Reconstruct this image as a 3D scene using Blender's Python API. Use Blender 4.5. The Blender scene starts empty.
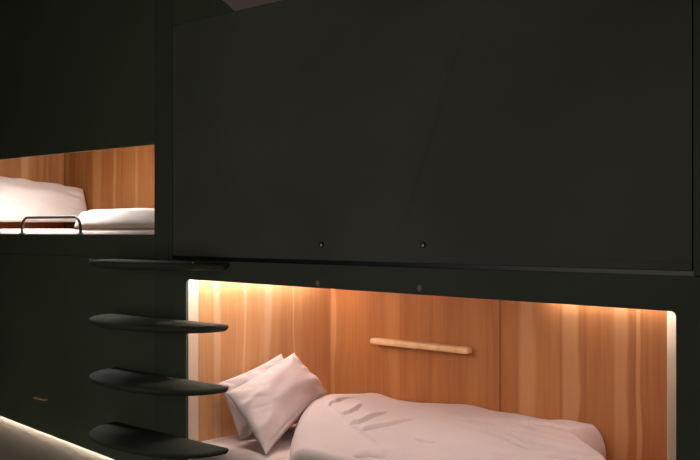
import bpy, bmesh, math
from mathutils import Vector, Matrix, noise

scene = bpy.context.scene
COL = scene.collection
PI = math.pi

# ------------------------------------------------------------------ helpers
def tag(o, label=None, cat=None, group=None, kind=None):
    if label: o['label'] = label
    if cat: o['category'] = cat
    if group: o['group'] = group
    if kind: o['kind'] = kind
    return o

def thing(name, label, cat, loc, group=None):
    o = bpy.data.objects.new(name, None)
    o.empty_display_size = 0.05
    COL.objects.link(o)
    o.location = loc
    return tag(o, label, cat, group)

def world_loc(o):
    v = Vector((0, 0, 0))
    while o:
        v += o.location
        o = o.parent
    return v

def obj(name, bm, mat, parent=None, bevel=0.0, smooth=True, segs=2, sharp=35):
    """Link one bmesh (in world coordinates) as one mesh object."""
    bmesh.ops.recalc_face_normals(bm, faces=bm.faces)
    me = bpy.data.meshes.new(name)
    bm.to_mesh(me); bm.free()
    me.materials.append(mat)
    o = bpy.data.objects.new(name, me)
    COL.objects.link(o)
    if parent is not None:
        o.parent = parent
        o.location = -world_loc(parent)
    if bevel > 0:
        m = o.modifiers.new('bevel', 'BEVEL')
        m.width = bevel; m.segments = segs; m.limit_method = 'ANGLE'
        m.angle_limit = math.radians(40)
    if smooth:
        for p in me.polygons: p.use_smooth = True
        me.set_sharp_from_angle(angle=math.radians(sharp))
    return o

def add_box(bm, x0, x1, y0, y1, z0, z1):
    vs = [bm.verts.new((x, y, z)) for z in (z0, z1) for x, y in ((x0, y0), (x1, y0), (x1, y1), (x0, y1))]
    for f in ((0, 1, 2, 3), (4, 5, 6, 7), (0, 1, 5, 4), (1, 2, 6, 5), (2, 3, 7, 6), (3, 0, 4, 7)):
        bm.faces.new([vs[i] for i in f])
    return bm

def box(x0, x1, y0, y1, z0, z1):
    return add_box(bmesh.new(), x0, x1, y0, y1, z0, z1)

def rounded(pts, r, n=6):
    """Round the corners of a closed 2D polygon."""
    out = []
    N = len(pts)
    for i in range(N):
        p = Vector(pts[i]); a = Vector(pts[i-1]); b = Vector(pts[(i+1) % N])
        da = (a-p).normalized(); db = (b-p).normalized()
        h = math.acos(max(-1, min(1, da.dot(db))))/2
        t = r/math.tan(h)
        s = p+da*t; e = p+db*t
        c = p+(da+db).normalized()*(r/math.sin(h))
        a0 = math.atan2(*(s-c).yx); a1 = math.atan2(*(e-c).yx)
        d = (a1-a0+PI) % (2*PI)-PI
        for k in range(n+1):
            q = a0+d*k/n
            out.append((c.x+r*math.cos(q), c.y+r*math.sin(q)))
    return out

def panel_with_hole(outer, hole, y0, y1):
    """Vertical panel in the XZ plane between y0 and y1 with a routed opening."""
    bm = bmesh.new()
    rings = []
    for pts in (outer, hole):
        vs = [bm.verts.new((p[0], y0, p[1])) for p in pts]
        es = [bm.edges.new((vs[i], vs[(i+1) % len(vs)])) for i in range(len(vs))]
        rings.append(es)
    bmesh.ops.triangle_fill(bm, edges=rings[0]+rings[1], use_beauty=True)
    g = bmesh.ops.extrude_face_region(bm, geom=bm.faces[:])
    for v in [e for e in g['geom'] if isinstance(e, bmesh.types.BMVert)]:
        v.co.y = y1
    return bm

def add_tube(bm, path, r, n=12, caps=True):
    path = [Vector(p) for p in path]
    rings = []
    up = None
    for i, p in enumerate(path):
        t = (path[min(i+1, len(path)-1)]-path[max(i-1, 0)]).normalized()
        if up is None:
            up = t.orthogonal().normalized()
        up = (up-t*up.dot(t)).normalized()
        s = t.cross(up)
        rings.append([bm.verts.new(p+(up*math.cos(2*PI*k/n)+s*math.sin(2*PI*k/n))*r) for k in range(n)])
    for a, b in zip(rings, rings[1:]):
        for k in range(n):
            bm.faces.new((a[k], a[(k+1) % n], b[(k+1) % n], b[k]))
    if caps:
        bm.faces.new(rings[0]); bm.faces.new(rings[-1])
    return bm

def loft(rings, close=True):
    bm = bmesh.new()
    R = [[bm.verts.new(p) for p in r] for r in rings]
    n = len(R[0])
    for a, b in zip(R, R[1:]):
        for k in range(n):
            bm.faces.new((a[k], a[(k+1) % n], b[(k+1) % n], b[k]))
    if close:
        bm.faces.new(R[0]); bm.faces.new(R[-1])
    return bm

def disc_knob(c, r, depth, n=20, dish=0.3):
    """Round stud facing -Y."""
    x, y, z = c
    prof = [(r, 0), (r, -depth*.55), (r*.82, -depth), (r*.45, -depth), (r*.36, -depth*(1-dish)), (r*.02, -depth*(1-dish))]
    return loft([[(x+a*math.cos(2*PI*k/n), y+b, z+a*math.sin(2*PI*k/n)) for k in range(n)] for a, b in prof])

def sstep(a, b, x):
    t = max(0.0, min(1.0, (x-a)/(b-a)))      # also works for a > b
    return t*t*(3-2*t)

# ---------------------------------------------------------------- materials
def new_mat(name):
    m = bpy.data.materials.new(name); m.use_nodes = True
    nt = m.node_tree
    return m, nt, nt.nodes['Principled BSDF']

def nd(nt, typ, **kw):
    n = nt.nodes.new(typ)
    for k, v in kw.items():
        if k in n.inputs.keys(): n.inputs[k].default_value = v
        else: setattr(n, k, v)
    return n

def math_node(nt, op, a, b=None, c=None):
    n = nt.nodes.new('ShaderNodeMath'); n.operation = op
    for i, v in enumerate((a, b, c)):
        if v is None: continue
        if isinstance(v, (int, float)): n.inputs[i].default_value = v
        else: nt.links.new(v, n.inputs[i])
    return n.outputs[0]

def mix_col(nt, fac, a, b, mode='MIX'):
    n = nt.nodes.new('ShaderNodeMix'); n.data_type = 'RGBA'; n.blend_type = mode
    for i, v in ((0, fac), (6, a), (7, b)):
        if isinstance(v, (int, float)): n.inputs[i].default_value = v
        elif isinstance(v, tuple): n.inputs[i].default_value = v
        else: nt.links.new(v, n.inputs[i])
    return n.outputs[2]

def ramp(nt, fac, stops, interp='LINEAR'):
    n = nt.nodes.new('ShaderNodeValToRGB')
    cr = n.color_ramp; cr.interpolation = interp
    stops = sorted(stops, key=lambda s: s[0])
    cr.elements[0].position = stops[0][0]; cr.elements[0].color = stops[0][1]
    cr.elements[1].position = stops[-1][0]; cr.elements[1].color = stops[-1][1]
    for p, c in stops[1:-1]:
        e = cr.elements.new(p); e.color = c
    nt.links.new(fac, n.inputs[0])
    return n.outputs[0]

def paint(name, col, rough=0.6, bump=0.05, scale=90, spec=0.3):
    m, nt, b = new_mat(name)
    tc = nd(nt, 'ShaderNodeTexCoord')
    no = nd(nt, 'ShaderNodeTexNoise', Scale=scale, Detail=4.0)
    nt.links.new(tc.outputs['Object'], no.inputs['Vector'])
    lo = nd(nt, 'ShaderNodeTexNoise', Scale=1.7, Detail=3.0)
    nt.links.new(tc.outputs['Object'], lo.inputs['Vector'])
    c0 = tuple(v*.86 for v in col)+(1,); c1 = tuple(v*1.14 for v in col)+(1,)
    nt.links.new(ramp(nt, lo.outputs[0], [(.3, c0), (.7, c1)]), b.inputs['Base Color'])
    bp = nd(nt, 'ShaderNodeBump', Strength=bump, Distance=.002)
    nt.links.new(no.outputs[0], bp.inputs['Height'])
    nt.links.new(bp.outputs[0], b.inputs['Normal'])
    b.inputs['Roughness'].default_value = rough
    b.inputs['Specular IOR Level'].default_value = spec
    return m

def wood(name, axis, stripes, lo, hi, heart=(.54, .255, .10), dark=(.40, .165, .062), light=(.62, .33, .15), sap=(.74, .46, .25), cell=.115, rough=.5, seed=0.0, smax=.85):
    """Vertically grained veneer; stripes = pale sapwood streaks (position, half width)."""
    m, nt, b = new_mat(name)
    tc = nd(nt, 'ShaderNodeTexCoord')
    sx = nd(nt, 'ShaderNodeSeparateXYZ')
    nt.links.new(tc.outputs['Object'], sx.inputs[0])
    A = sx.outputs['X' if axis == 'X' else 'Y']; Z = sx.outputs['Z']
    # slow wander of the grain up the board
    cv = nd(nt, 'ShaderNodeCombineXYZ')
    nt.links.new(math_node(nt, 'MULTIPLY', A, 2.2), cv.inputs[0])
    nt.links.new(math_node(nt, 'MULTIPLY', Z, 1.7), cv.inputs[1])
    cv.inputs[2].default_value = seed
    wn = nd(nt, 'ShaderNodeTexNoise', Scale=1.0, Detail=2.0)
    nt.links.new(cv.outputs[0], wn.inputs['Vector'])
    wob = math_node(nt, 'MULTIPLY', math_node(nt, 'SUBTRACT', wn.outputs[0], 0.5), .05)
    c = math_node(nt, 'ADD', A, wob)
    # fibres
    gv = nd(nt, 'ShaderNodeCombineXYZ')
    nt.links.new(math_node(nt, 'MULTIPLY', c, 85.0), gv.inputs[0])
    nt.links.new(math_node(nt, 'MULTIPLY', Z, 2.2), gv.inputs[1])
    gv.inputs[2].default_value = seed*3
    gr = nd(nt, 'ShaderNodeTexNoise', Scale=1.0, Detail=5.0, Roughness=.65)
    nt.links.new(gv.outputs[0], gr.inputs['Vector'])
    # broad figure
    fv = nd(nt, 'ShaderNodeCombineXYZ')
    nt.links.new(math_node(nt, 'MULTIPLY', c, 13.0), fv.inputs[0])
    nt.links.new(math_node(nt, 'MULTIPLY', Z, 1.1), fv.inputs[1])
    fv.inputs[2].default_value = seed*7+2
    fg = nd(nt, 'ShaderNodeTexNoise', Scale=1.0, Detail=3.0, Distortion=.6)
    nt.links.new(fv.outputs[0], fg.inputs['Vector'])
    # staves of slightly different tone
    wh = nd(nt, 'ShaderNodeTexWhiteNoise', noise_dimensions='1D')
    nt.links.new(math_node(nt, 'FLOOR', math_node(nt, 'DIVIDE', A, cell)), wh.inputs['W'])
    t = math_node(nt, 'ADD', math_node(nt, 'MULTIPLY', gr.outputs[0], .42), math_node(nt, 'MULTIPLY', fg.outputs[0], .48))
    t = math_node(nt, 'ADD', t, math_node(nt, 'MULTIPLY', math_node(nt, 'SUBTRACT', wh.outputs[0], .5), .16))
    base = ramp(nt, t, [(.30, dark+(1,)), (.45, heart+(1,)), (.62, light+(1,))])
    # sapwood streaks
    span = hi-lo
    st = [(0.0, (0, 0, 0, 1)), (1.0, (0, 0, 0, 1))]
    for p, w in stripes:
        q = (p-lo)/span; h = w/span
        for d, v in ((-1.6, 0.0), (0, 1.0), (1.6, 0.0)):
            if 0 < q+d*h < 1: st.append((q+d*h, (v, v, v, 1)))
    tent = ramp(nt, math_node(nt, 'DIVIDE', math_node(nt, 'SUBTRACT', c, lo), span), st)
    thr = math_node(nt, 'ADD', math_node(nt, 'MULTIPLY', wn.outputs[0], .9), -.12)
    mk = math_node(nt, 'DIVIDE', math_node(nt, 'SUBTRACT', tent, thr), .45)
    mk = math_node(nt, 'MINIMUM', math_node(nt, 'MAXIMUM', mk, 0.0), smax)
    sapc = mix_col(nt, math_node(nt, 'MULTIPLY', gr.outputs[0], .4), sap+(1,), light+(1,))
    nt.links.new(mix_col(nt, mk, base, sapc), b.inputs['Base Color'])
    bp = nd(nt, 'ShaderNodeBump', Strength=.06, Distance=.002)
    nt.links.new(gr.outputs[0], bp.inputs['Height'])
    nt.links.new(bp.outputs[0], b.inputs['Normal'])
    b.inputs['Roughness'].default_value = rough
    b.inputs['Specular IOR Level'].default_value = .25
    return m

def fabric(name, col, scale=6.0, bump=.25, rough=.95):
    m, nt, b = new_mat(name)
    tc = nd(nt, 'ShaderNodeTexCoord')
    n1 = nd(nt, 'ShaderNodeTexNoise', Scale=scale, Detail=4.0, Distortion=1.2)
    n2 = nd(nt, 'ShaderNodeTexNoise', Scale=420.0, Detail=2.0)
    n3 = nd(nt, 'ShaderNodeTexNoise', Scale=2.0, Detail=2.0)
    for n in (n1, n2, n3): nt.links.new(tc.outputs['Object'], n.inputs['Vector'])
    nt.links.new(ramp(nt, n3.outputs[0], [(.3, tuple(v*.96 for v in col)+(1,)), (.7, tuple(min(1, v*1.03) for v in col)+(1,))]), b.inputs['Base Color'])
    h = math_node(nt, 'ADD', n1.outputs[0], math_node(nt, 'MULTIPLY', n2.outputs[0], .05))
    bp = nd(nt, 'ShaderNodeBump', Strength=bump, Distance=.02)
    nt.links.new(h, bp.inputs['Height'])
    nt.links.new(bp.outputs[0], b.inputs['Normal'])
    b.inputs['Roughness'].default_value = rough
    b.inputs['Specular IOR Level'].default_value = .1
    b.inputs['Sheen Weight'].default_value = .08
    return m

def glow(name, col, strength):
    m, nt, b = new_mat(name)
    b.inputs['Base Color'].default_value = (.9, .88, .82, 1)
    b.inputs['Emission Color'].default_value = col+(1,)
    b.inputs['Emission Strength'].default_value = strength
    return m

def metal(name, col, rough=.35):
    m, nt, b = new_mat(name)
    tc = nd(nt, 'ShaderNodeTexCoord')
    n1 = nd(nt, 'ShaderNodeTexNoise', Scale=160.0, Detail=2.0)
    nt.links.new(tc.outputs['Object'], n1.inputs['Vector'])
    nt.links.new(math_node(nt, 'ADD', math_node(nt, 'MULTIPLY', n1.outputs[0], .2), rough-.1), b.inputs['Roughness'])
    b.inputs['Base Color'].default_value = col+(1,)
    b.inputs['Metallic'].default_value = 1.0
    return m

M = {}
M['dark'] = paint('dark_green_paint', (.082, .100, .065), .7)
M['dark2'] = paint('dark_green_panel_paint', (.068, .082, .062), .7)
M['blind'] = paint('blackout_blind_fabric', (.100, .106, .092), .85, bump=.2, scale=350)
M['tread'] = paint('black_green_step_paint', (.052, .060, .046), .8, spec=.12)
M['black'] = paint('black_metal_paint', (.012, .011, .011), .35, spec=.5)
M['plaster'] = paint('ceiling_plaster', (.70, .53, .51), .9)
M['floor'] = paint('grey_floor_screed', (.07, .068, .060), .8)
M['kick'] = paint('kick_board_paint', (.072, .058, .046), .8)
M['wall'] = paint('dark_wall_paint', (.06, .065, .055), .8)
M['soffit'] = paint('dark_ceiling_paint', (.05, .06, .04), .85, spec=.1)
M['wood_back'] = wood('veneer_back', 'X', [(-3.172, .016), (-2.105, .040), (-1.915, .034), (-1.703, .028), (-1.632, .010)], -3.3, -1.0, seed=1.3,
                      heart=(.41, .158, .052), dark=(.34, .124, .040), light=(.47, .195, .070), sap=(.64, .34, .16), smax=.62)
M['wood_end'] = wood('veneer_head', 'Y', [(2.632, .020), (2.785, .008), (2.922, .023), (3.08, .006)], 2.4, 3.4, seed=4.1, heart=(.71, .37, .165), dark=(.62, .305, .125), light=(.77, .43, .21), sap=(.83, .58, .37), smax=.7)
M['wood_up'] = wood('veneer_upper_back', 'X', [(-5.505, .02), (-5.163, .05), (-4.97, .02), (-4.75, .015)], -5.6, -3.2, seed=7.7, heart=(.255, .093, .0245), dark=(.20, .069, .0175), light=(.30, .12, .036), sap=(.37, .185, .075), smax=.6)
M['wood_up_end'] = wood('veneer_upper_head', 'Y', [(3.05, .03), (2.75, .02)], 2.4, 3.4, seed=2.9)
M['wood_plain'] = wood('veneer_plain', 'X', [], -6, 0, seed=9.0)
M['oak'] = wood('pale_oak', 'X', [], -4, 0, heart=(.78, .50, .27), dark=(.70, .42, .21), light=(.84, .57, .33), seed=5.0, rough=.45)
M['jamb'] = wood('pale_jamb', 'Y', [], 2, 4, heart=(.88, .67, .51), dark=(.83, .60, .44), light=(.90, .71, .56), seed=6.0)
M['linen'] = fabric('pinkish_grey_linen', (.635, .53, .52))
M['linen2'] = fabric('pinkish_grey_sheet', (.64, .52, .49))
M['linen_up'] = fabric('upper_linen', (.74, .67, .63))
M['steel'] = paint('bright_nickel', (.80, .78, .72), .3, spec=.8)  # pale non-metal paint, the glint of studs and bolts is in the colour
M['dull_steel'] = paint('dull_zinc', (.26, .25, .19), .5, spec=.5)
M['brass'] = paint('brass_pull', (.95, .52, .22), .3, spec=.8)  # the pull's orange glint is put into the paint colour

LED_COL = (1.0, .93, .88)
M['led'] = glow('led_diffuser', LED_COL, 55)
M['led_foot'] = glow('led_diffuser_foot', LED_COL, 34)
M['led_head'] = glow('led_diffuser_head', LED_COL, 92)
M['led_up'] = glow('led_diffuser_upper', (1.0, .95, .93), 270)
M['led_floor'] = glow('led_diffuser_floor', (1.0, .90, .76), 300)

# ---------------------------------------------------------------- dimensions
D = 2.47            # front face of the bunks
T = .012            # panel thickness
BK = 3.321          # back wall of the niches
LX, RX = -3.189, -1.106      # lower bunk opening
PX0, PX1 = -3.407, -3.282    # upright between the two bunk bays
UX0, UX1 = -5.54, -3.404     # upper bunk opening
CEIL = 2.10          # underside of the dropped plaster ceiling
HIGH = 2.52

# ------------------------------------------------------------------- setting
def struct(name, bm, mat, **kw):
    o = obj(name, bm, mat, **kw)
    o['kind'] = 'structure'
    return o

struct('floor', box(-6.6, 1.6, -.6, 3.6, -.06, 0), M['floor'])
struct('ceiling', box(-6.6, 1.6, -.6, 3.6, HIGH, HIGH+.06), M['soffit'])
struct('wall_back', box(-6.6, 1.6, 3.50, 3.6, 0, HIGH), M['wall'])
struct('wall_left', box(-6.6, -6.5, -.6, 3.5, 0, HIGH), M['wall'])
struct('wall_right', box(1.5, 1.6, -.6, 3.5, 0, HIGH), M['wall'])
struct('wall_front', box(-6.5, 1.5, -.60, -.50, 0, HIGH), M['wall'])
# dropped plaster ceiling over the corridor, its end cut at an angle
bm = bmesh.new()
pts = [(-2.885, D), (-2.885, 3.499), (1.499, 3.499), (1.499, -.499), (-2.55, -.499), (-2.55, 1.98), (-2.80, 2.35)]
lo_ = [bm.verts.new((x, y, CEIL)) for x, y in pts]
hi_ = [bm.verts.new((x, y, HIGH-.001)) for x, y in pts]
bm.faces.new(lo_); bm.faces.new(hi_)
for i in range(len(pts)):
    j = (i+1) % len(pts)
    bm.faces.new((lo_[i], lo_[j], hi_[j], hi_[i]))
struct('trim_1', bm, M['plaster'], smooth=False)

# --------------------------------------------------- the bunk wall's joinery
fr = thing('bunk_facade', 'dark green painted bunk facade with cut out bed openings', 'bunk facade', (PX0, D, 0))
# lower right front, routed opening with small rounded corners
hole = rounded([(LX, .27), (RX, .27), (RX, 1.0345), (LX, 1.0485)], .016)
obj('front_panel', panel_with_hole([(PX1+.0006, .23), (1.48, .23), (1.48, 1.1285), (PX1+.0006, 1.127)], hole, D, D+T), M['dark2'], fr, smooth=False)
# upper left front
hole = rounded([(UX0, 1.230), (UX1, 1.230), (UX1, 1.614), (UX0, 1.616)], .004, 2)
obj('front_panel', panel_with_hole([(-6.48, 1.13), (PX0+.006, 1.13), (PX0+.006, HIGH-.001), (-6.48, HIGH-.001)], hole, D, D+T), M['dark'], fr, smooth=False)
obj('upright', box(PX0+.0065, PX1, D, D+T, .23, HIGH-.001), M['dark2'], fr, bevel=.002)
obj('upright', box(-1.06, -.93, D, D+T, 1.13, CEIL-.001), M['dark2'], fr, bevel=.002)
obj('kick_board', box(-6.48, LX-.021, D+.055, D+.075, 0.001, .40), M['kick'], fr)
obj('kick_board', box(LX-.0205, 1.48, D+.055, D+.075, 0.001, .119), M['kick'], fr)
obj('header', box(PX1+.0005, -2.886, D+.001, D+T, CEIL, HIGH-.001), M['dark'], fr)
obj('gap_rail', box(PX1+.001, -1.061, D+.0145, D+.030, 1.10, 1.16), M['black'], fr)  # added black strip behind the gap, blocks light leaking from the alcove
for x, z in ((-2.431, 1.060), (-1.968, 1.062)):
    tag(obj('screw_cap', disc_knob((x, D+.001, z), .011, .005), M['dull_steel'], fr), 'dull metal screw cap')

# closed front of the lower left bunk
door = thing('bunk_door', 'closed dark front panel below the upper left bunk with short brass pull', 'door', (-4.4, D, .25))
def hem(x): return .226-.060*(x+3.705)
bm = bmesh.new()
a, b_ = -6.48, PX0+.004
vs = [bm.verts.new(p) for y in (D+.002, D+T) for p in ((a, y, hem(-5.4)), (-5.4, y, hem(-5.4)), (b_, y, hem(b_)), (b_, y, 1.1285), (a, y, 1.1285))]
bm.faces.new(vs[:5]); bm.faces.new(vs[5:])
for i in range(5): bm.faces.new((vs[i], vs[(i+1) % 5], vs[5+(i+1) % 5], vs[5+i]))
obj('panel', bm, M['dark'], door, smooth=False)
p = bmesh.new()
add_tube(p, [(-4.372, D+.002, .4275), (-4.372, D-.010, .4275), (-4.368, D-.014, .4275), (-4.280, D-.014, .4275), (-4.276, D-.010, .4275), (-4.276, D+.002, .4275)], .0045, 10)
tag(obj('pull_handle', p, M['brass'], door), 'small brass pull handle')

# roller blind closing the upper right bunk, with one diagonal pull crease
bl = thing('roller_blind', 'dark blackout blind drawn down over the upper right bunk with a diagonal crease', 'blind', (-2.17, D, 1.135))
A0, A1 = Vector((-1.83, 1.80)), Vector((-2.05, 1.26))
def blind_y(x, z):
    p_ = Vector((x, z)); ab = A1-A0
    t_ = (p_-A0).dot(ab)/ab.length_squared
    side = (p_-A0).cross(ab.normalized()) if hasattr(p_, 'cross') else 0
    fade = sstep(-.35, .1, t_)*(1-sstep(.8, 1.25, t_))
    s = side
    ridge = (-.010*math.exp(-(s/.05)**2) if s > 0 else -.010*math.exp(-(s/.012)**2))
    y = D+.002+ridge*fade
    y += .002*(noise.noise(Vector((x*1.6, z*1.1, 3.0))))+.0015*noise.noise(Vector((x*6, z*4, 9)))
    return y
bm = bmesh.new()
nx, nz = 180, 96
G = [[[None]*(nz+1) for _ in range(nx+1)] for _ in range(2)]
for i in range(nx+1):
    for j in range(nz+1):
        x = PX1+.0015+(-1.064-(PX1+.0015))*i/nx
        z = 1.146+(2.099-1.146)*j/nz
        y = blind_y(x, z)
        G[0][i][j] = bm.verts.new((x, y, z)); G[1][i][j] = bm.verts.new((x, y+.004, z))
for s in (0, 1):
    for i in range(nx):
        for j in range(nz):
            bm.faces.new((G[s][i][j], G[s][i+1][j], G[s][i+1][j+1], G[s][i][j+1]))
for i in range(nx):
    for j in (0, nz):
        bm.faces.new((G[0][i][j], G[0][i+1][j], G[1][i+1][j], G[1][i][j]))
for j in range(nz):
    for i in (0, nx):
        bm.faces.new((G[0][i][j], G[0][i][j+1], G[1][i][j+1], G[1][i][j]))
obj('blind_cloth', bm, M['blind'], bl)
obj('hem_bar', box(PX1+.0015, -1.064, D+.002, D+.017, 1.142, 1.168), M['blind'], bl, bevel=.004)
for x, z in ((-2.416, 1.198), (-1.956, 1.202)):
    k = obj('snap_button', disc_knob((x, blind_y(x, z)+.001, z), .0105, .006), M['black'], bl)
    tag(obj('snap_stud', disc_knob((x+.003, blind_y(x, z)-.004, z-.002), .0050, .003), M['steel'], k), 'shiny metal stud')

# half round steps up the upright
SC, SA, SP = -3.345, .432, .27
def step_ring(z, inset):
    pts = []
    n = 48
    for k in range(n+1):
        q = PI*k/n
        cx, sy = math.cos(q), math.sin(q)
        e = 2/2.6
        w_ = SA if cx > 0 else .345
        if cx < 0: e = 1.0
        x = SC+(w_-inset)*math.copysign(abs(cx)**e, cx)
        y = D-.007-(SP-inset)*abs(sy)**e
        pts.append((x, y, z))
    return pts
names = [(1.122, 'topmost of the dark half round steps, with two tiny bright bolts, below the upright'),
         (.881, 'second half round step from the top, overlapping the pale wooden head end'),
         (.641, 'third half round step from the top, its tip against the rear pillow'),
         (.400, 'lowest visible half round step, its tip over the lower mattress')]
for zt, lab in names:
    st = thing('ladder_step', lab, 'step', (SC, D-.007, zt-.028), 'half round steps up to the upper bunk')
    tr = obj('tread', loft([step_ring(zt, .004), step_ring(zt-.004, 0), step_ring(zt-.011, 0), step_ring(zt-.022, .012), step_ring(zt-.028, .028)]), M['tread'], st, sharp=50)
    if zt > 1.1:
        for x in (-3.651, -2.979):
            tag(obj('bolt', disc_knob((x, D-.128 if x > -3.2 else D-.15, zt+.0), .0045, .004), M['steel'], st), 'tiny bright bolt')

# ------------------------------------------------------------- lower bunk niche
al = thing('bunk_alcove', 'wood lined lower bunk alcove glowing warm on the right', 'bunk alcove', (-2.15, D+T, .1))
tag(obj('headboard_panel', box(LX-.02, LX, D+.0665, BK+.02, .12, 1.10), M['wood_end'], al), 'orange veneer panel at the head end')
obj('back_panel', box(LX+.0005, -2.2325, BK, BK+.018, .12, 1.10), M['wood_back'], al, bevel=.0015)
obj('back_panel', box(-2.2295, RX+.06, BK, BK+.018, .12, 1.10), M['wood_back'], al, bevel=.0015)
obj('foot_panel', box(RX+.041, RX+.06, D+T+.001, BK-.001, .12, 1.10), M['wood_end'], al)
obj('ceiling_panel', box(LX-.02, RX+.06, D+T+.001, BK+.018, 1.1005, 1.118), M['wood_plain'], al)
obj('bed_base', box(LX+.001, RX+.04, D+T+.001, BK-.001, .12, .20), M['wood_plain'], al)
tag(obj('jamb', box(LX-.02, LX-.0005, D+T+.001, D+.066, .12, 1.10), M['jamb'], al, bevel=.001), 'pale edge board at the head end')
tag(obj('jamb', box(RX-.060, RX+.03, D+.075, D+.095, .2005, 1.0995), M['jamb'], al, bevel=.002), 'pale edge board at the foot end')

# ledge on the back wall
sh = obj('wall_ledge', box(-2.902, -2.362, BK-.046, BK-.0005, .736, .764), M['oak'], bevel=.010, segs=4)
tag(sh, 'short pale oak ledge fixed to the back wall of the lower bunk', 'shelf')

# LED strips of the lower bunk
def led_strip(label, p0, p1, w, mat, down=True, face=None, loc=None):
    """Aluminium channel with a diffuser along p0-p1; the diffuser faces 'face'."""
    p0, p1 = Vector(p0), Vector(p1)
    mid = (p0+p1)/2
    t_ = thing('led_strip', label, 'light strip', mid)
    d = (p1-p0).normalized(); f = Vector(face).normalized(); s = d.cross(f).normalized()
    def prism(hw, a, b, e):
        bm = bmesh.new()
        vs = []
        for q in (p0+d*e, p1-d*e):
            for u, v in ((-hw, a), (hw, a), (hw, b), (-hw, b)):
                vs.append(bm.verts.new(q+s*u+f*v))
        for fc in ((0, 1, 2, 3), (4, 5, 6, 7), (0, 1, 5, 4), (1, 2, 6, 5), (2, 3, 7, 6), (3, 0, 4, 7)):
            bm.faces.new([vs[i] for i in fc])
        return bm
    obj('channel', prism(w/2+.002, 0, .006, 0), M['dull_steel'], t_)
    tag(obj('diffuser', prism(w/2, .0062, .010, .002), mat, t_), 'glowing warm white diffuser')
    return t_
led_strip('long warm light strip hidden behind the top edge of the lower bunk opening', (LX+.008, D+.030, 1.099), (RX-.01, D+.030, 1.099), .014, M['led'], face=(0, 0.0, -1))
led_strip('warm light strip hidden above the foot end of the lower bunk', (-2.0, BK-.030, 1.006), (RX+.02, BK-.030, 1.006), .012, M['led_foot'], face=(0, .25, -1))

led_strip('warm light strip hidden high on the wooden head end of the lower bunk', (LX+.035, D+.06, 1.099), (LX+.035, BK-.09, 1.099), .014, M['led_head'], face=(0, 0, -1))

# ------------------------------------------------------------------- bedding
MZ = .385
mt = thing('mattress', 'lower bunk mattress in a fitted pinkish grey sheet', 'mattress', (-2.15, 2.9, .2))
def rounded_box(x0, x1, y0, y1, z0, z1, r):
    bm = box(x0, x1, y0, y1, z0, z1)
    bmesh.ops.bevel(bm, geom=bm.edges[:]+bm.verts[:], offset=r, segments=5, profile=.5, affect='EDGES')
    return bm
obj('mattress_body', rounded_box(LX+.004, RX+.036, D+T+.0025, BK-.004, .201, MZ-.004, .04), M['linen2'], mt)
obj('fitted_sheet', rounded_box(LX+.003, RX+.037, D+T+.0015, BK-.003, .24, MZ, .045), M['linen2'], mt)

def pillow(label, corners, thick, mat, seed, cat='pillow', dents=(), pinch=.035, sag=(0, 0, 0)):
    """corners: bottom-left, bottom-right, top-right, top-left as seen from the front."""
    c = [Vector(p) for p in corners]
    n = 56
    bm = bmesh.new()
    N = (c[1]-c[0]).cross(c[3]-c[0]).normalized()
    def P(u, v):
        # edges pulled in a little between the corners
        uu = u+ (0.5-u)*2*pinch*(1-(2*v-1)**2)*abs(2*u-1)**3
        vv = v+ (0.5-v)*2*pinch*(1-(2*u-1)**2)*abs(2*v-1)**3
        return (c[0]*(1-uu)+c[1]*uu)*(1-vv)+(c[3]*(1-uu)+c[2]*uu)*vv
    grid = [[[None]*(n+1) for _ in range(n+1)] for _ in range(2)]
    for i in range(n+1):
        for j in range(n+1):
            u, v = i/n, j/n
            p0 = P(u, v)+Vector(sag)*(16*u*(1-u)*v*(1-v))
            a, b2 = abs(2*u-1), abs(2*v-1)
            h = thick/2*((1-a**2.2)*(1-b2**2.2))**.55
            for s in (0, 1):
                if s == 1 and (i in (0, n) or j in (0, n)):
                    grid[1][i][j] = grid[0][i][j]; continue
                k = h
                if h > 0:
                    q = Vector((u*4.0+seed, v*4.0, seed*2.0+s*5))
                    k += thick*.10*noise.noise(q)*min(1, h/thick*4)
                    # gathers running in from the edges
                    e = max(a, b2)
                    k += .0045*sstep(.45, .85, e)*(1-sstep(.9, 1, e))*math.sin((u*23 if b2 > a else v*19)+seed+3*noise.noise(q*1.3))
                    for (du, dv, eu, ev, wd, dep) in dents:
                        A_ = Vector((du, dv)); B_ = Vector((eu, ev)); pp = Vector((u, v))
                        ab = B_-A_; tt = max(0, min(1, (pp-A_).dot(ab)/ab.length_squared))
                        dd = (pp-(A_+ab*tt)).length
                        k -= dep*math.exp(-(dd/wd)**2)*math.sin(PI*min(1, max(.15, tt+.15)))
                grid[s][i][j] = bm.verts.new(p0+N*(k if s == 0 else -k*.8))
    for s in (0, 1):
        for i in range(n):
            for j in range(n):
                q = (grid[s][i][j], grid[s][i+1][j], grid[s][i+1][j+1], grid[s][i][j+1])
                bm.faces.new(q if s == 0 else q[::-1])
    o = obj('pillow', bm, mat, sharp=180)
    m = o.modifiers.new('soft', 'SUBSURF'); m.levels = 1; m.render_levels = 1
    return tag(o, label, cat)

pillow('pinkish grey pillow standing behind, against the wooden head end of the lower bunk',
       [(-3.035, 2.625, .385), (-3.05, 3.05, .40), (-3.145, 2.966, .706), (-3.125, 2.582, .618)], .115, M['linen'], 3.7)
pillow('pinkish grey pillow in front, tilted on its corner in the lower bunk',
       [(-2.745, 2.505, .391), (-3.02, 3.13, .527), (-3.085, 2.985, .712), (-3.005, 2.527, .597)], .15, M['linen'], 8.2,
       dents=((.0, .075, 1.0, .075, .018, .007), (.05, .75, .35, .45, .02, .004), (.02, .6, .3, .38, .015, .003), (.12, .9, .4, .62, .02, .003)))

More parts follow.
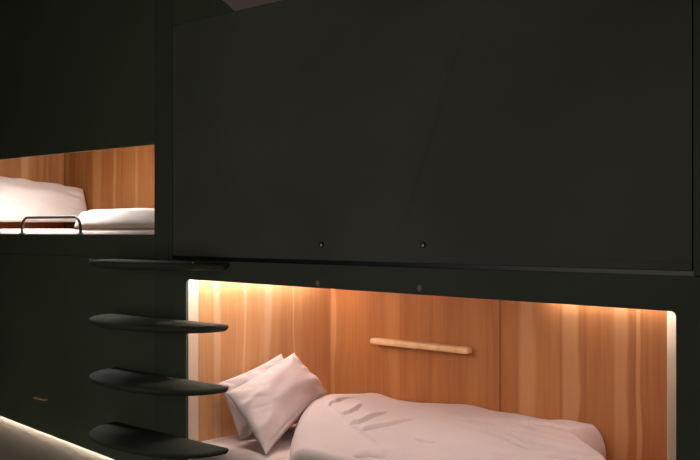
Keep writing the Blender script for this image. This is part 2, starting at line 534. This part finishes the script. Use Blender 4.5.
# duvet: a quilted cover lying over the mattress, head end puffed up
def duvet_left(y):
    pts = [(2.40, -2.51), (2.628, -2.74), (2.779, -2.875), (2.95, -3.01), (3.162, -3.10), (3.33, -3.14)]
    for (y0, x0), (y1, x1) in zip(pts, pts[1:]):
        if y <= y1: return x0+(x1-x0)*(y-y0)/(y1-y0)
    return pts[-1][1]
CREASES = [  # polyline (x, y), half width, depth, start fade, end fade
    ([(-2.614, 2.796), (-2.599, 2.821), (-2.603, 2.866), (-2.667, 2.991)], .010, .016, .04, .7),
    ([(-2.522, 2.742), (-2.493, 2.751), (-2.484, 2.781), (-2.49, 2.874), (-2.513, 2.98)], .010, .018, .04, .6),
    ([(-2.435, 2.714), (-2.402, 2.745), (-2.368, 2.791), (-2.339, 2.875), (-2.327, 2.951)], .010, .018, .04, .6),
    ([(-2.764, 2.866), (-2.742, 2.90), (-2.779, 2.984), (-2.818, 3.134)], .010, .016, .05, .5),
    ([(-2.213, 2.731), (-2.156, 2.734), (-2.087, 2.733)], .007, .005, .3, .4),
    ([(-2.227, 3.029), (-2.136, 3.045), (-2.013, 3.029)], .011, .011, .4, .4),
    ([(-2.012, 2.888), (-1.927, 2.869), (-1.83, 2.859)], .009, .009, .2, .4),
    ([(-1.94, 2.938), (-1.837, 2.888), (-1.754, 2.883), (-1.631, 2.867), (-1.522, 2.859)], .013, .018, .25, .3),
    ([(-1.90, 2.86), (-1.802, 2.832), (-1.73, 2.843), (-1.66, 2.855)], .009, .008, .2, .4),
    ([(-1.872, 2.715), (-1.773, 2.745)], .006, .005, .3, .4),
    ([(-2.097, 3.108), (-2.003, 3.115), (-1.874, 3.058)], .012, .011, .3, .4),
    ([(-1.706, 2.80), (-1.569, 2.79)], .010, .010, .3, .3),
    ([(-2.324, 2.53), (-2.272, 2.58), (-2.2, 2.582)], .016, .012, .3, .3),
    ([(-2.05, 3.19), (-1.93, 3.17), (-1.82, 3.13)], .011, .007, .3, .4),
]
ARC = [(-2.80, 3.05), (-2.776, 2.89), (-2.614, 2.796), (-2.512, 2.737), (-2.432, 2.711), (-2.331, 2.669), (-2.225, 2.59), (-2.18, 2.50)]
def seg_dist(p, poly):
    """signed distance to a polyline and a factor that fades out at its ends"""
    best, fade = 9, 0.0
    L = sum((Vector(b)-Vector(a)).length for a, b in zip(poly, poly[1:]))
    run = 0
    for a, b in zip(poly, poly[1:]):
        a, b = Vector(a), Vector(b); ab = b-a
        t_ = max(0, min(1, (p-a).dot(ab)/ab.length_squared))
        v = p-(a+ab*t_)
        d = v.length
        if d < abs(best):
            best = d if ab.cross(v) > 0 else -d
            fade = max(0, min(1, (run+ab.length*t_)/L))
        run += ab.length
    return best, fade
def duvet_right(y):
    pts = [(2.40, -1.40), (2.80, -1.42), (2.95, -1.55), (3.13, -1.745), (3.33, -1.755)]
    for (y0, x0), (y1, x1) in zip(pts, pts[1:]):
        if y <= y1: return x0+(x1-x0)*(y-y0)/(y1-y0)
    return pts[-1][1]
bm = bmesh.new()
nu, nv = 250, 190
top = [[None]*(nv+1) for _ in range(nu+1)]
bot = [[None]*(nv+1) for _ in range(nu+1)]
Y0, Y1 = D+T+.006, BK-.004
for i in range(nu+1):
    for j in range(nv+1):
        v = j/nv
        y = Y0+(Y1-Y0)*v
        xl = duvet_left(y); DX1 = duvet_right(y)
        uu = i/nu
        uu = uu*uu*(3-2*uu)*.5+uu*.5
        x = xl+(DX1-xl)*uu
        dl, dr, df = x-xl, DX1-x, y-Y0
        def edge(dd, r): return math.sqrt(max(0, 1-(1-min(1, dd/r))**2))
        e = edge(dl, .11)*edge(dr, .07)*edge(df, .03)
        H = .057+.082*sstep(2.47, 2.93, y)-.004*sstep(-2.25, -1.9, x)*sstep(2.7, 3.0, y)
        H += .016*math.exp(-((x+2.72)/.22)**2-((y-2.93)/.25)**2)      # puffed head end
        H += .012*noise.noise(Vector((x*2.3, y*2.6, 1.0)))+.006*noise.noise(Vector((x*6, y*4.5, 4.0)))
        H -= .032*sstep(.32, 0.0, Y1-y)*sstep(-2.95, -2.75, x)*(1-.75*sstep(-2.70, -2.35, x))
        H -= .045*sstep(.30, 0.0, Y1-y)*sstep(-2.85, -3.1, x)
        p = Vector((x, y)); tuck = 0
        d, fd = seg_dist(p, ARC)
        if abs(d) < .2:        # edge of the turned back head end
            H += .012*math.sin(PI*fd)**.5*(sstep(-.010, .006, d)*(1-sstep(.03, .19, d)))*(1-sstep(.7, 1, fd))
        for poly, w, dep, f0, f1 in CREASES:
            d, q = seg_dist(p, poly)
            if f0 < .1: w *= .65
            else: dep *= 1.6; w *= .8
            if abs(d) > .12: continue
            fd = sstep(-.02, f0, q)*(1-sstep(1-f1, 1.02, q))
            H -= dep*fd*math.exp(-(d/w)**2)
            if f0 > .1: tuck += fd*dep*1.1*math.exp(-((d-.010)/.014)**2)      # lip folded over the crease
            H += dep*fd*.5*math.exp(-((d-2.4*w)/(2.0*w))**2)
        H += .0016*math.sin(9*x+60*y+6*noise.noise(Vector((x*3, y*3, 0))))*sstep(-2.5, -2.0, x)
        zt = MZ+.002+max(0, H)*e
        bulge = 0
        top[i][j] = bm.verts.new((x, y-tuck*e, zt))
        edgev = i in (0, nu) or j == 0
        if edgev: bot[i][j] = top[i][j]
        else: bot[i][j] = bm.verts.new((x, y, MZ+.001))
for i in range(nu):
    for j in range(nv):
        bm.faces.new((top[i][j], top[i+1][j], top[i+1][j+1], top[i][j+1]))
        q = (bot[i][j], bot[i][j+1], bot[i+1][j+1], bot[i+1][j])
        if len(set(q)) >= 3:
            try: bm.faces.new(q)
            except ValueError: pass
for i in range(nu):
    q = [top[i][nv], top[i+1][nv], bot[i+1][nv], bot[i][nv]]
    q2 = []
    for w in q:
        if w not in q2: q2.append(w)
    if len(q2) > 2: bm.faces.new(q2)
tag(obj('duvet', bm, M['linen'], sharp=180), 'crumpled pinkish grey duvet spread over the lower bunk', 'duvet')

# ------------------------------------------------------------- upper left bunk
ua = thing('bunk_alcove', 'wood lined upper left bunk alcove with bright white bedding', 'bunk alcove', (-4.5, D+T, 1.16))
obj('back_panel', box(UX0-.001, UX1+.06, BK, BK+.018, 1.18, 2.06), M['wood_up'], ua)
obj('headboard_panel', box(UX0-.02, UX0-.0015, D+T+.001, BK+.018, 1.18, 2.06), M['wood_up_end'], ua)
obj('foot_panel', box(UX1+.041, UX1+.06, D+T+.001, BK-.001, 1.18, 2.06), M['wood_up_end'], ua)
obj('ceiling_panel', box(UX0-.02, UX1+.06, D+T+.001, BK+.018, 2.0605, 2.08), M['wood_plain'], ua)
obj('bed_base', box(UX0-.02, UX1+.06, D+T+.001, BK+.018, 1.16, 1.1795), M['wood_plain'], ua)
led_strip('warm light strip hidden above the upper left bunk', (-4.95, D+.030, 1.67), (-4.0, D+.030, 1.67), .016, M['led_up'], face=(0, .3, -1))
um = thing('mattress', 'thin mattress with white sheet in the upper left bunk', 'mattress', (-4.45, 2.9, 1.18))
obj('mattress_body', rounded_box(UX0+.004, UX1+.036, D+.082, BK-.004, 1.181, 1.250, .02), M['linen_up'], um)
obj('fitted_sheet', rounded_box(UX0+.003, UX1+.037, D+.080, BK-.003, 1.20, 1.256, .025), M['linen_up'], um)
# folded duvet of the upper bunk
bm = bmesh.new()
nu, nv = 150, 60
X1, Y0, Y1 = UX1+.03, D+.085, BK-.006
T2 = [[None]*(nv+1) for _ in range(nu+1)]; B2 = [[None]*(nv+1) for _ in range(nu+1)]
for i in range(nu+1):
    for j in range(nv+1):
        y = Y0+(Y1-Y0)*j/nv; X0 = -4.10-(y-2.5)*1.36; x = X0+(X1-X0)*i/nu
        e = math.sqrt(max(0, 1-(1-min(1, (x-X0)/.08))**2))*math.sqrt(max(0, 1-(1-min(1, (y-Y0)/.10))**2))*math.sqrt(max(0, 1-(1-min(1, (X1-x)/.06))**2))
        H = .082+.020*sstep(2.6, 3.0, y)+.012*noise.noise(Vector((x*2.6, y*3, 7)))+.006*noise.noise(Vector((x*8, y*6, 2)))
        T2[i][j] = bm.verts.new((x, y, 1.2575+H*e))
        if i in (0, nu) or j == 0: B2[i][j] = T2[i][j]
        else: B2[i][j] = bm.verts.new((x, y, 1.2572))
def skin(T_, B_, nu, nv):
    for i in range(nu):
        for j in range(nv):
            bm.faces.new((T_[i][j], T_[i+1][j], T_[i+1][j+1], T_[i][j+1]))
            q = (B_[i][j], B_[i][j+1], B_[i+1][j+1], B_[i+1][j])
            try: bm.faces.new(q)
            except ValueError: pass
    for i in range(nu):
        q2 = []
        for w in (T_[i][nv], T_[i+1][nv], B_[i+1][nv], B_[i][nv]):
            if w not in q2: q2.append(w)
        if len(q2) > 2: bm.faces.new(q2)
skin(T2, B2, nu, nv)
tag(obj('duvet', bm, M['linen_up'], sharp=180), 'white duvet lying flat in the upper left bunk', 'duvet')
pillow('white pillow propped behind the black guard rail of the upper left bunk',
       [(-5.13, 2.60, 1.297), (-5.22, 3.31, 1.300), (-5.30, 3.31, 1.504), (-5.40, 2.68, 1.572)], .12, M['linen_up'], 5.1, pinch=0)

# guard rail
rr = .055
path = [(-4.545, D+.018, 1.231)]
zt = 1.312
for k in range(9):
    q = PI-PI/2*k/8
    path.append((-4.545+rr+rr*math.cos(q), D+.018, zt-rr+rr*math.sin(q)))
for k in range(9):
    q = PI/2-PI/2*k/8
    path.append((-4.005-rr+rr*math.cos(q), D+.018, zt-rr+rr*math.sin(q)))
path.append((-4.005, D+.018, 1.231))
gr_ = thing('guard_rail', 'small black tube guard rail on the edge of the upper left bunk', 'guard rail', (-4.248, D+.018, 1.231))
obj('rail_tube', add_tube(bmesh.new(), path, .0068, 12), M['black'], gr_)
for x in (-4.545, -4.005):
    n = 16
    obj('foot_flange', loft([[(x+r*math.cos(2*PI*k/n), D+.018+r*math.sin(2*PI*k/n), z) for k in range(n)] for r, z in ((.013, 1.2305), (.013, 1.234), (.010, 1.236))]), M['black'], gr_)

# glow strip under the lower left front
led_strip('warm white light strip glowing along the floor under the dark left front', (-5.4, D+.049, hem(-5.4)-.002), (-3.45, D+.049, hem(-3.45)-.002), .007, M['led_floor'], face=(0, -.35, -1))

# --------------------------------------------------------------------- lights
def area(name, loc, rot, sx, sy, power, col):
    l = bpy.data.lights.new(name, 'AREA'); l.shape = 'RECTANGLE'
    l.size = sx; l.size_y = sy; l.energy = power; l.color = col
    o = bpy.data.objects.new(name, l); COL.objects.link(o)
    o.location = loc; o.rotation_euler = rot
    return o
area('opposite_bunk_light', (-2.4, -.45, .95), (PI/2, 0, 0), 2.4, 1.4, 15, (1, .93, .82))  # added fill lamp out of view, lifts the dark bunk fronts

w = bpy.data.worlds.new('world'); scene.world = w; w.use_nodes = True
w.node_tree.nodes['Background'].inputs[0].default_value = (.02, .022, .02, 1)

# --------------------------------------------------------------------- camera
cam = bpy.data.cameras.new('camera'); cam.lens = 50; cam.sensor_width = 36
co = bpy.data.objects.new('camera', cam); COL.objects.link(co)
co.location = (0, 0, 1.25); co.rotation_euler = (PI/2, 0, math.radians(42.664))
cam.clip_start = .02
scene.camera = co
vs_ = scene.view_settings
vs_.view_transform = 'Standard'; vs_.look = 'None'; vs_.gamma = 1; vs_.exposure = 0; vs_.use_curve_mapping = False
scene.cycles.use_denoising = True
scene.cycles.max_bounces = 8
scene.cycles.diffuse_bounces = 5
